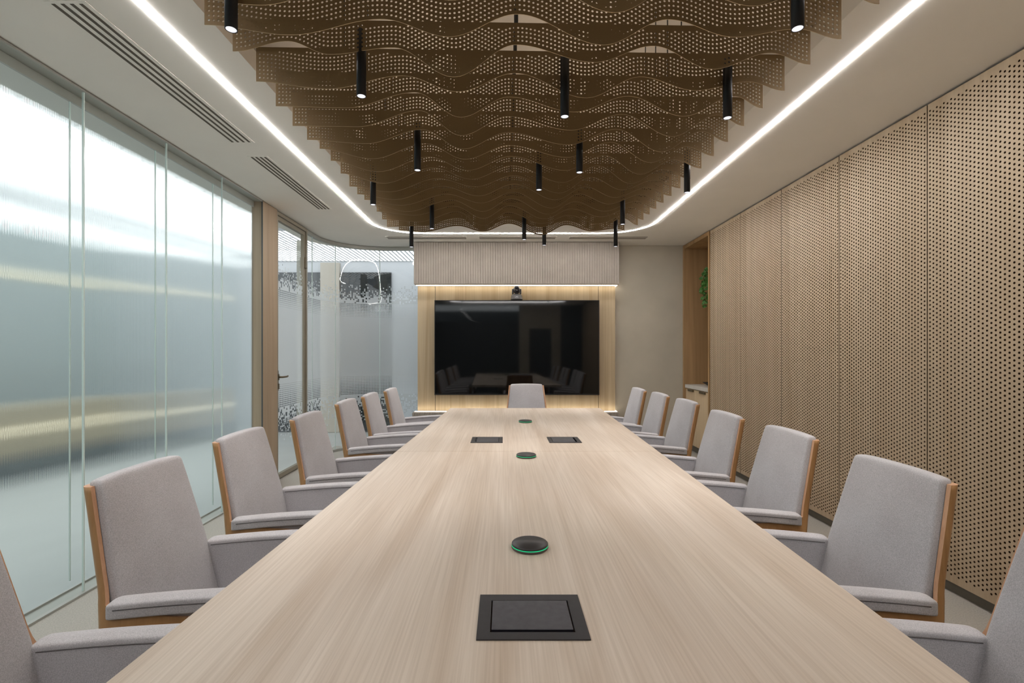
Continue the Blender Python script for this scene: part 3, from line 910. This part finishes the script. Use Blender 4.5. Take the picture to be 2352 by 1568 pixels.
# ------------------------------------------------------------------ glass door
D0, D1 = 4.876, 5.640
door = thing("door_1", "framed glass door with dotted film and a lever handle", None, (XL - 0.03, D0, 0)); door["kind"] = "structure"
dw = D1 - D0
bm = bmesh.new()
for b in ((-.03, .035, 0, .026, 0, 2.69), (-.03, .035, dw - .030, dw, 0, 2.69), (-.03, .035, .026, dw - .030, 2.655, 2.69)):
    bm_box(bm, *b)
from_bm("door_frame", bm, M['bronze_frame'], door)
bm = bmesh.new()
for b in ((-.015, .022, .030, .062, .01, 2.650), (-.015, .022, dw - .066, dw - .034, .01, 2.650), (-.015, .022, .062, dw - .066, 2.610, 2.650), (-.015, .022, .062, dw - .066, .01, .055)):
    bm_box(bm, *b)
lf = from_bm("door_leaf", bm, M['bronze_frame'], door)
def uv_strip(name, plan, z0, z1, mat, parent, u0=0.0, org=(0, 0)):
    bm = bmesh.new(); uvl = bm.loops.layers.uv.new("UVMap")
    s = u0; prev = None; uu = []
    for i, p in enumerate(plan):
        if i: s += (Vector(p) - Vector(plan[i - 1])).length
        uu.append(s)
    cols = [(bm.verts.new((p[0] - org[0], p[1] - org[1], z0)), bm.verts.new((p[0] - org[0], p[1] - org[1], z1))) for p in plan]
    for i in range(len(plan) - 1):
        f = bm.faces.new((cols[i][0], cols[i + 1][0], cols[i + 1][1], cols[i][1])); f.smooth = True
        for lp, (u, v) in zip(f.loops, ((uu[i], z0), (uu[i + 1], z0), (uu[i + 1], z1), (uu[i], z1))):
            lp[uvl].uv = (u, v)
    me = bpy.data.meshes.new(name); bm.to_mesh(me); bm.free()
    o = mesh_obj(name, me, mat, parent)
    return o, uu[-1]
uv_strip("glass_pane", [(0.004, .062), (0.004, dw - .066)], .055, 2.610, M['film'], door)
hp = box("lock_plate", (.023, .028, .036, .058, .90, 1.10), M['handle'], door)
bm = bmesh.new()
bm_tube(bm, [(.028, .047, 1.035), (.060, .047, 1.035), (.072, .058, 1.035), (.072, .150, 1.035), (.070, .172, 1.04)], .0095, 10)
bm_box(bm, .028, .036, .036, .060, 1.005, 1.065); bm_box(bm, .028, .036, .036, .060, .915, .970)
from_bm("handle", bm, M['handle'], door)
for z in (2.30, 0.35):
    box("hinge", (.023, .040, dw - .052, dw - .020, z - .06, z + .06), M['handle'], door)

# ------------------------------------------------------------------ curved glass round the corner
def path_part(a, b):
    """sub-path of CURVE between arc lengths a and b"""
    pts = [Vector(p) for p in CURVE]; s = [0]
    for p, q in zip(pts, pts[1:]): s.append(s[-1] + (q - p).length)
    def at(t):
        for i in range(len(pts) - 1):
            if t <= s[i + 1] + 1e-9: return pts[i].lerp(pts[i + 1], (t - s[i]) / (s[i + 1] - s[i]))
        return pts[-1]
    ts = sorted({a, b} | {v for v in s if a < v < b})
    return [tuple(at(t)) for t in ts], s[-1]
_, TOT = path_part(0, 0.1)
cuts = [0.0, 0.22, 0.72, 1.32, TOT]
clab = ["narrow curved glass pane beside the door frame", "curved glass pane with dotted film, second from the door", "curved glass pane with dotted film, third from the door", "flat glass pane with dotted film touching the screen wall"]
for k in range(4):
    pl, _ = path_part(cuts[k] + .002, cuts[k + 1] - .002)
    w = thing("window_%d" % (9 + k), clab[k], None, (pl[0][0], pl[0][1], 0)); w["kind"] = "structure"
    uv_strip("glass_pane", pl, .03, 2.655, M['film'], w, cuts[k] + 1.0, pl[0])
    if k > 0: box("glass_edge", (-.004, .004, -.004, .004, .03, 2.655), M['glass_edge'], w)
def sweep(name, pts, prof, mat):
    V, F = [], []; n = len(prof)
    for i, p in enumerate(pts):
        a = Vector(pts[max(i - 1, 0)]); b = Vector(pts[min(i + 1, len(pts) - 1)]); t = (b - a).normalized(); nn = Vector((-t.y, t.x))
        for o_, z in prof: V.append((p[0] + nn.x * o_, p[1] + nn.y * o_, z))
    for i in range(len(pts) - 1):
        for k in range(n): F.append((i * n + k, i * n + (k + 1) % n, (i + 1) * n + (k + 1) % n, (i + 1) * n + k))
    return pyd(name, V, F, mat)
t_ = structure(sweep("trim_5", CURVE, [(-.02, 2.655), (.02, 2.655), (.02, ZCEIL - .003), (-.02, ZCEIL - .003)], M['alu'])); tag(t_, "head channel over the curved glass")
t_ = structure(sweep("trim_6", CURVE, [(-.02, 0), (.02, 0), (.02, .03), (-.02, .03)], M['alu'])); tag(t_, "floor channel under the curved glass")

# ------------------------------------------------------------------ corridor outside
lum = pyd("ceiling", [(-7.6, -3.2, 2.735), (-0.75, -3.2, 2.735), (-0.75, 7.9, 2.735), (-7.6, 7.9, 2.735)], [(0, 3, 2, 1)], M['lum'])
# keep the luminous panels only outside the room: an L of three rectangles
bm = bmesh.new()
for x0, x1, y0, y1 in ((-7.6, -2.90, -5.0, 5.9), (-7.6, -1.10, 5.9, 7.88), (-2.9, 2.4, -5.0, -2.34)):
    vs = [bm.verts.new(p) for p in ((x0, y0, 2.735), (x0, y1, 2.735), (x1, y1, 2.735), (x1, y0, 2.735))]
    bm.faces.new(vs)
lum.data.clear_geometry(); bm.to_mesh(lum.data); bm.free()
lum.data.materials.clear(); lum.data.materials.append(M['lum'])
structure(lum); tag(lum, "luminous slatted ceiling of the corridor outside")
for xa, xb in ((-5.62, -5.48),):
    cb_ = structure(box("ceiling", (xa, xb, -5.0, 7.8, 2.66, 2.733), M['cor_white'])); tag(cb_, "solid band between the luminous corridor ceiling panels")
cw = structure(box("wall_corridor", (-7.7, -0.9, 7.9, 8.0, 0, 2.9), M['cor_white'])); tag(cw, "white wall across the corridor beyond the curved glass")
bm = bmesh.new()
for x0, x1 in ((-2.60, -1.80), (-3.22, -2.93), (-4.6, -3.28)):
    bm_box(bm, x0, x1, 7.86, 7.899, 0.02, 2.55)
og = structure(from_bm("window_13", bm, M['dark_glass'])); tag(og, "dark office glazing across the corridor")
cp = structure(box("wall_corridor", (-2.92, -2.62, 7.83, 7.899, 0, 2.7), M['cor_beige'])); tag(cp, "beige panel between the offices across the corridor")
cc = structure(box("wall_corridor", (-2.685, -2.592, 6.38, 6.50, 0, 2.73), M['cor_pier'])); tag(cc, "slim beige pier seen through the glass door")
ce = structure(box("wall_corridor", (-1.08, -0.98, 6.70, 7.9, 0, 2.73), M['cor_white'])); tag(ce, "end wall of the corridor by the screen wall")
bm = bmesh.new(); bm_box(bm, -7.72, -7.6, -3.2, 7.9, 0, 2.9)
cl = structure(from_bm("wall_corridor", bm, M['cor_teal'])); tag(cl, "grey green wall far behind the reeded glass")
bn = box("reception_counter", (-7.0, -6.4, -3.0, 7.0, 0.0, 0.72), M['cor_wood']); tag(bn, "warm wooden counter seen blurred through the reeded glass", "counter")
kb = structure(box("trim_7", (-6.395, -6.35, -3.0, 7.0, 0.0, 0.22), M['cor_kick'])); tag(kb, "dark kickboard below the wooden counter")
cl2 = box("light_strip", (-6.398, -6.37, -3.0, 7.0, 0.47, 0.50), M['cor_led'], bn); cl2["label"] = "warm LED line along the counter front"
cl3 = structure(box("trim_8", (-7.598, -7.57, -3.0, 7.8, 2.18, 2.22), M['cor_led'])); tag(cl3, "warm LED line high on the wall behind the reeded glass")

# ------------------------------------------------------------------ meeting table
def xc(y): return 0.058 + 0.0383 * (y - 0.829)
HW = 0.730; TZ = 0.740
Y0, YS, Y1 = 0.66, 2.733, 4.800
table = thing("meeting_table", "long pale oak meeting table with a seam across its middle", "table", (0, 0, 0))
def slab(y0, y1):
    bm = bmesh.new()
    q = [(xc(y0) - HW, y0), (xc(y0) + HW, y0), (xc(y1) + HW, y1), (xc(y1) - HW, y1)]
    lo = [bm.verts.new((x, y, TZ - .036)) for x, y in q]; hi = [bm.verts.new((x, y, TZ)) for x, y in q]
    bm.faces.new(lo[::-1]); bm.faces.new(hi)
    for k in range(4): bm.faces.new((lo[k], lo[(k + 1) % 4], hi[(k + 1) % 4], hi[k]))
    bmesh.ops.bevel(bm, geom=bm.edges[:], offset=.0012, segments=1, affect='EDGES')
    return bm
t1 = from_bm("tabletop", slab(Y0, YS - .0024), M['table'], table); t1["label"] = "near half of the tabletop"
t2 = from_bm("tabletop", slab(YS + .0024, Y1), M['table'], table); t2["label"] = "far half of the tabletop"
for yy in (1.15, 2.25, 3.20, 4.30):
    x = xc(yy)
    box("pedestal", (x - .22, x + .22, yy - .06, yy + .06, 0.0, TZ - .037), M['table'], table)

def power_module(y0, y1, x0, x1, label, gap_side):
    cx, cy = (x0 + x1) / 2, (y0 + y1) / 2; hx, hy = (x1 - x0) / 2, (y1 - y0) / 2
    t = thing("power_module", label, "table socket", (cx, cy, TZ + .0003), 0, "flush power modules in the table")
    bm = bmesh.new(); f = .026 * hx / .11
    ix0, ix1, iy0, iy1 = -hx + f, hx - f, -hy + f * .9, hy - f
    for b in ((-hx, hx, -hy, iy0, 0, .0028), (-hx, hx, iy1, hy, 0, .0028), (-hx, ix0, iy0, iy1, 0, .0028), (ix1, hx, iy0, iy1, 0, .0028)): bm_box(bm, *b)
    from_bm("rim", bm, M['rim'], t)
    box("well", (ix0, ix1, iy0, iy1, 0, .0006), M['lens'], t)
    g = {'front': (.003, .003, .009, .002), 'left': (.012, .002, .003, .003), 'right': (.002, .012, .003, .003)}[gap_side]
    box("lid", (ix0 + g[0], ix1 - g[1], iy0 + g[2], iy1 - g[3], .0008, .0036), M['brushed'], t, .0008, 1)
    return t
power_module(.950, 1.124, -.0535, .1685, "dark brushed power module nearest the camera, largest in view", 'front')
power_module(2.985, 3.180, -.2020, -.0065, "dark power module past the table seam, left one of the pair", 'left')
power_module(2.985, 3.180, .2775, .4755, "dark power module past the table seam, right one of the pair", 'right')

def puck(x, y, label, first=[None]):
    if first[0] is not None:
        return dup(first[0], (x, y, TZ + .0003), 0, label)
    t = thing("microphone_puck", label, "microphone", (x, y, TZ + .0003), 0, "round table microphones")
    lathe("base", [(0, 0), (.050, 0), (.0525, .002), (.0525, .0062), (.0512, .0066), (0, .0066)], M['puck_base'], t, 48)
    lathe("light_ring", [(.0512, .0067), (.0520, .0070), (.0520, .0086), (.0512, .0089)], M['green'], t, 48)
    lathe("top", [(.0511, .0067), (.0511, .0092), (.0518, .0094), (.0516, .0128), (.0495, .0150), (.0430, .0164), (.0425, .0168), (0, .0172)], M['puck'], t, 48)
    first[0] = t
    return t
puck(.0744, 1.400, "black round microphone with a green light ring, nearest the camera")
puck(.1186, 2.595, "black round microphone just in front of the table seam")
puck(.1690, 3.850, "small looking round microphone at the far end of the table")

# ------------------------------------------------------------------ chairs
def grid_box(name, us, vs, ws, fn, mat, parent, levels=2, subs=True):
    """closed box of grid lines us x vs x ws mapped through fn, rounded by subdivision"""
    bm = bmesh.new(); idx = {}
    nu, nv, nw = len(us), len(vs), len(ws)
    def V(i, j, k):
        if (i, j, k) not in idx: idx[(i, j, k)] = bm.verts.new(fn(us[i], vs[j], ws[k]))
        return idx[(i, j, k)]
    for i in range(nu - 1):
        for j in range(nv - 1):
            for k in (0, nw - 1):
                bm.faces.new((V(i, j, k), V(i + 1, j, k), V(i + 1, j + 1, k), V(i, j + 1, k)))
    for i in range(nu - 1):
        for k in range(nw - 1):
            for j in (0, nv - 1):
                bm.faces.new((V(i, j, k), V(i + 1, j, k), V(i + 1, j, k + 1), V(i, j, k + 1)))
    for j in range(nv - 1):
        for k in range(nw - 1):
            for i in (0, nu - 1):
                bm.faces.new((V(i, j, k), V(i, j + 1, k), V(i, j + 1, k + 1), V(i, j, k + 1)))
    o = from_bm(name, bm, mat, parent, True)
    if subs:
        md = o.modifiers.new("sub", 'SUBSURF'); md.levels = levels; md.render_levels = levels
        bake(o)
        for p in o.data.polygons: p.use_smooth = True
    return o

def lerp(a, b, t): return a + (b - a) * t
def back_y(z):            # front face of the back cushion
    return -0.175 - 0.235 * (z - 0.56)
def back_hw(z):           # half width of the cushion
    if z < 0.62: return 0.206
    return lerp(0.206, 0.172, (z - 0.62) / (0.935 - 0.62))

def arm_top(y):
    q = (y + .21) / .43
    return 0.622 + 0.050 * q - 0.020 * q * q
def make_chair():
    t = thing("armchair", "", "chair", (0, 0, 0))
    # back cushion
    zs = [0.42, 0.45, 0.54, 0.62, 0.70, 0.78, 0.86, 0.918, 0.942]
    def fb(u, v, z):
        y = back_y(z); th = 0.044
        hw = back_hw(z)
        crown = 0.016 * (1 - (u * u)) * max(0, min(1, (0.94 - z) / .12))
        top_soft = 0.007 * max(0, (z - 0.88) / 0.06) * abs(u) ** 3
        lumbar = 0.008 * (1 - u * u) * math.exp(-((z - 0.66) / 0.09) ** 2)
        yy = y + (crown + lumbar if v < 0.5 else 0) - v * th if v < 0.5 else y - v * th
        if v < 0.5: yy = y + crown + lumbar - v * th
        return (u * hw, yy, z - top_soft)
    grid_box("back_cushion", [-1, -.88, -.6, -.3, 0, .3, .6, .88, 1], [0, .4, 1], zs, fb, M['fabric'], t)
    # seat cushion
    grid_box("seat_cushion", [-.188, -.170, 0, .170, .188], [-.17, -.15, 0, .20, .235], [.365, .385, .43, .448],
             lambda x, y, z: (x, y, z + (0.012 * (1 - (x / .182) ** 2) if z > .42 else 0)), M['fabric'], t)
    # arms
    for s in (-1, 1):
        def fa(a, y, w):
            zt = arm_top(y)
            x = lerp(.190, .249, a)
            zb_ = 0.39 if a < .5 else zt - 0.040
            return (s * x, y, lerp(zb_, zt, w if w in (0, 1) else 1 - (1 - w) * (zt - zb_ > .1 and .25 or 1)) + (0.006 * math.sin(math.pi * a) if w > .9 else 0))
        ar = grid_box("armrest", [0, .16, .40, .46, .54, .84, 1], [-.196, -.178, -.09, .0, .10, .195, .215], [0, .25, .75, 1], fa, M['fabric'], t)
        pts = []
        for k in range(9):
            y = -.174 + .37 * k / 8
            pts.append((y, arm_top(y)))
        bm = bmesh.new()
        bm_tube(bm, [(s * .2488, y, z - .014) for y, z in pts], .0017, 5)
        bm_tube(bm, [(s * .1885, y, z - .012) for y, z in pts], .0014, 5)
        from_bm("piping", bm, M['seam'], ar)
    # bent ply shell wrapping back and sides
    zsr = [.335, .40, .46, .52, .550, .577, .584, .592, .602, .615, .632, .66, .72, .79, .86, .905, .922]
    def outline(z, off):
        hw = (0.237 if z < .55 else lerp(0.237, back_hw(z) + .009, min(1, (z - .55) / .09))) + off
        yb = back_y(max(z, .47)) - .048 - off
        if z < .578: yf = .215
        elif z < .66:
            q = min(1, (z - .578) / .040); q = 1 - (1 - q) ** 2.6
            yf = lerp(.215, back_y(z) - .022, q)
        else: yf = back_y(z) - .022
        r = min(.024, (yf - yb) * .9)
        pts = []
        nside = 7
        for k in range(nside): pts.append((-hw, lerp(yf, yb + r, k / nside)))
        for k in range(7):
            a = math.pi + k / 6 * math.pi / 2; pts.append((-hw + r + r * math.cos(a), yb + r + r * math.sin(a)))
        for k in range(1, 6): pts.append((lerp(-hw + r, hw - r, k / 6), yb))
        for k in range(7):
            a = -math.pi / 2 + k / 6 * math.pi / 2; pts.append((hw - r + r * math.cos(a), yb + r + r * math.sin(a)))
        for k in range(1, nside + 1): pts.append((hw, lerp(yb + r, yf, k / nside)))
        return pts
    bm = bmesh.new()
    th = .0135
    O = [[bm.verts.new((x, y, z)) for x, y in outline(z, th * .5)] for z in zsr]
    I = [[bm.verts.new((x, y, z)) for x, y in outline(z, -th * .5)] for z in zsr]
    n = len(O[0])
    for a in range(len(zsr) - 1):
        for k in range(n - 1):
            f = bm.faces.new((O[a][k], O[a][k + 1], O[a + 1][k + 1], O[a + 1][k])); f.smooth = True
            f = bm.faces.new((I[a][k], I[a + 1][k], I[a + 1][k + 1], I[a][k + 1])); f.smooth = True
    for k in range(n - 1):
        f = bm.faces.new((O[-1][k], O[-1][k + 1], I[-1][k + 1], I[-1][k])); f.material_index = 1
        f = bm.faces.new((O[0][k], I[0][k], I[0][k + 1], O[0][k + 1])); f.material_index = 1
    for a in range(len(zsr) - 1):
        for k in (0, n - 1):
            f = bm.faces.new((O[a][k], O[a + 1][k], I[a + 1][k], I[a][k])); f.material_index = 1
    from_bm("shell", bm, [M['shell'], M['ply']], t)
    box("seat_pan", (-.228, .228, -.165, .21, .335, .362), M['shell'], t)
    # swivel base
    lathe("column", [(0, .05), (.028, .05), (.028, .20), (.022, .20), (.022, .31), (.06, .318), (.06, .334), (0, .334)], M['chrome'], t, 20)
    for k in range(4):
        a = math.pi / 4 + k * math.pi / 2
        bm = bmesh.new()
        ca, sa = math.cos(a), math.sin(a)
        def pt(rad, w, z): return (ca * rad - sa * w, sa * rad + ca * w, z)
        A = [bm.verts.new(pt(.02, w, z)) for w, z in ((-.02, .055), (.02, .055), (.02, .085), (-.02, .085))]
        B = [bm.verts.new(pt(.275, w, z)) for w, z in ((-.014, .012), (.014, .012), (.014, .028), (-.014, .028))]
        bm.faces.new(A[::-1]); bm.faces.new(B)
        for q in range(4): bm.faces.new((A[q], A[(q + 1) % 4], B[(q + 1) % 4], B[q]))
        lg = from_bm("leg", bm, M['chrome'], t)
        lathe("foot", [(0, 0), (.018, 0), (.018, .010), (0, .0118)], M['matte_black'], lg, 14, (ca * .26, sa * .26, 0))
    return t

GC = "grey upholstered armchairs round the table"
LEFT = [(-1.090, .93, "cut by the lower left corner of the photo"), (-1.061, 1.55, "on the glass side, nearest one with its whole back in view"),
        (-1.088, 2.20, "on the glass side, third from the camera"), (-1.05, 2.84, "on the glass side, fourth from the camera, level with the oak post"),
        (-1.074, 3.62, "on the glass side just past the table seam"), (-1.051, 4.18, "on the glass side, second from the far end"),
        (-1.000, 4.72, "on the glass side, farthest, beside the screen wall")]
RIGHT = [(1.15, .965, "cut by the lower right corner of the photo"), (1.174, 1.57, "on the panel side, nearest one with its whole back in view"),
         (1.223, 2.255, "on the panel side, third from the camera"), (1.216, 2.88, "on the panel side, fourth from the camera"),
         (1.263, 3.62, "on the panel side, in front of the niche cabinet"), (1.249, 4.20, "on the panel side, second from the far end"),
         (1.216, 4.74, "on the panel side, farthest, before the plaster wall")]
chair0 = make_chair()
first = True
def place(x, y, rz, lab):
    global first
    lab = "grey wood-shelled armchair " + lab
    if first:
        chair0.location = (x, y, 0); chair0.rotation_euler = (0, 0, rz); chair0["label"] = lab; chair0["group"] = GC
        first = False
        return chair0
    return dup(chair0, (x, y, 0), rz, lab, GC)
for x, y, lab in LEFT: place(x + .20, y, -math.pi / 2, lab)
for x, y, lab in RIGHT: place(x - .20, y, math.pi / 2, lab)
place(.246, 5.06, math.pi, "at the head of the table in front of the screen")

# ------------------------------------------------------------------ added fill lights
def area(name, loc, rot, sx, sy, energy, color):
    li = bpy.data.lights.new(name, 'AREA'); li.shape = 'RECTANGLE'; li.size = sx; li.size_y = sy; li.energy = energy; li.color = color
    o = bpy.data.objects.new(name, li); COL.objects.link(o); o.location = loc; o.rotation_euler = rot
    return o
# unseen area lights added above the baffles to brighten the slab
for x in (-1.25, -0.42, 0.48, 1.40):
    area("added_void_fill", (x, 2.3, 2.80), (math.pi, 0, 0), 0.06, 5.2, 3.2, (1, 0.93, 0.84))

# ------------------------------------------------------------------ world, camera, view
w = bpy.data.worlds.new("world"); sc.world = w; w.use_nodes = True
bg = w.node_tree.nodes["Background"]; bg.inputs[0].default_value = (0.80, 0.86, 0.9, 1); bg.inputs[1].default_value = 0.25

cam = bpy.data.cameras.new("camera"); cam.sensor_width = 36.0; cam.sensor_fit = 'HORIZONTAL'
cam.lens = FPX / 2352 * 36.0
cam.shift_x = (1176 - VX) / 2352; cam.shift_y = (HY - 784) / 2352
cam.clip_start = 0.02
co = bpy.data.objects.new("camera", cam); COL.objects.link(co)
co.location = (0, 0, ZC); co.rotation_euler = (math.pi / 2, 0, 0)
sc.camera = co

sc.view_settings.view_transform = 'Standard'; sc.view_settings.look = 'None'
sc.view_settings.exposure = 0.84; sc.view_settings.gamma = 1.0; sc.view_settings.use_curve_mapping = False
cy = sc.cycles
cy.use_denoising = True
cy.max_bounces = 6; cy.diffuse_bounces = 3; cy.glossy_bounces = 3; cy.transmission_bounces = 4; cy.transparent_max_bounces = 8
cy.adaptive_threshold = 0.02
cy.sample_clamp_indirect = 6.0
cy.caustics_reflective = False
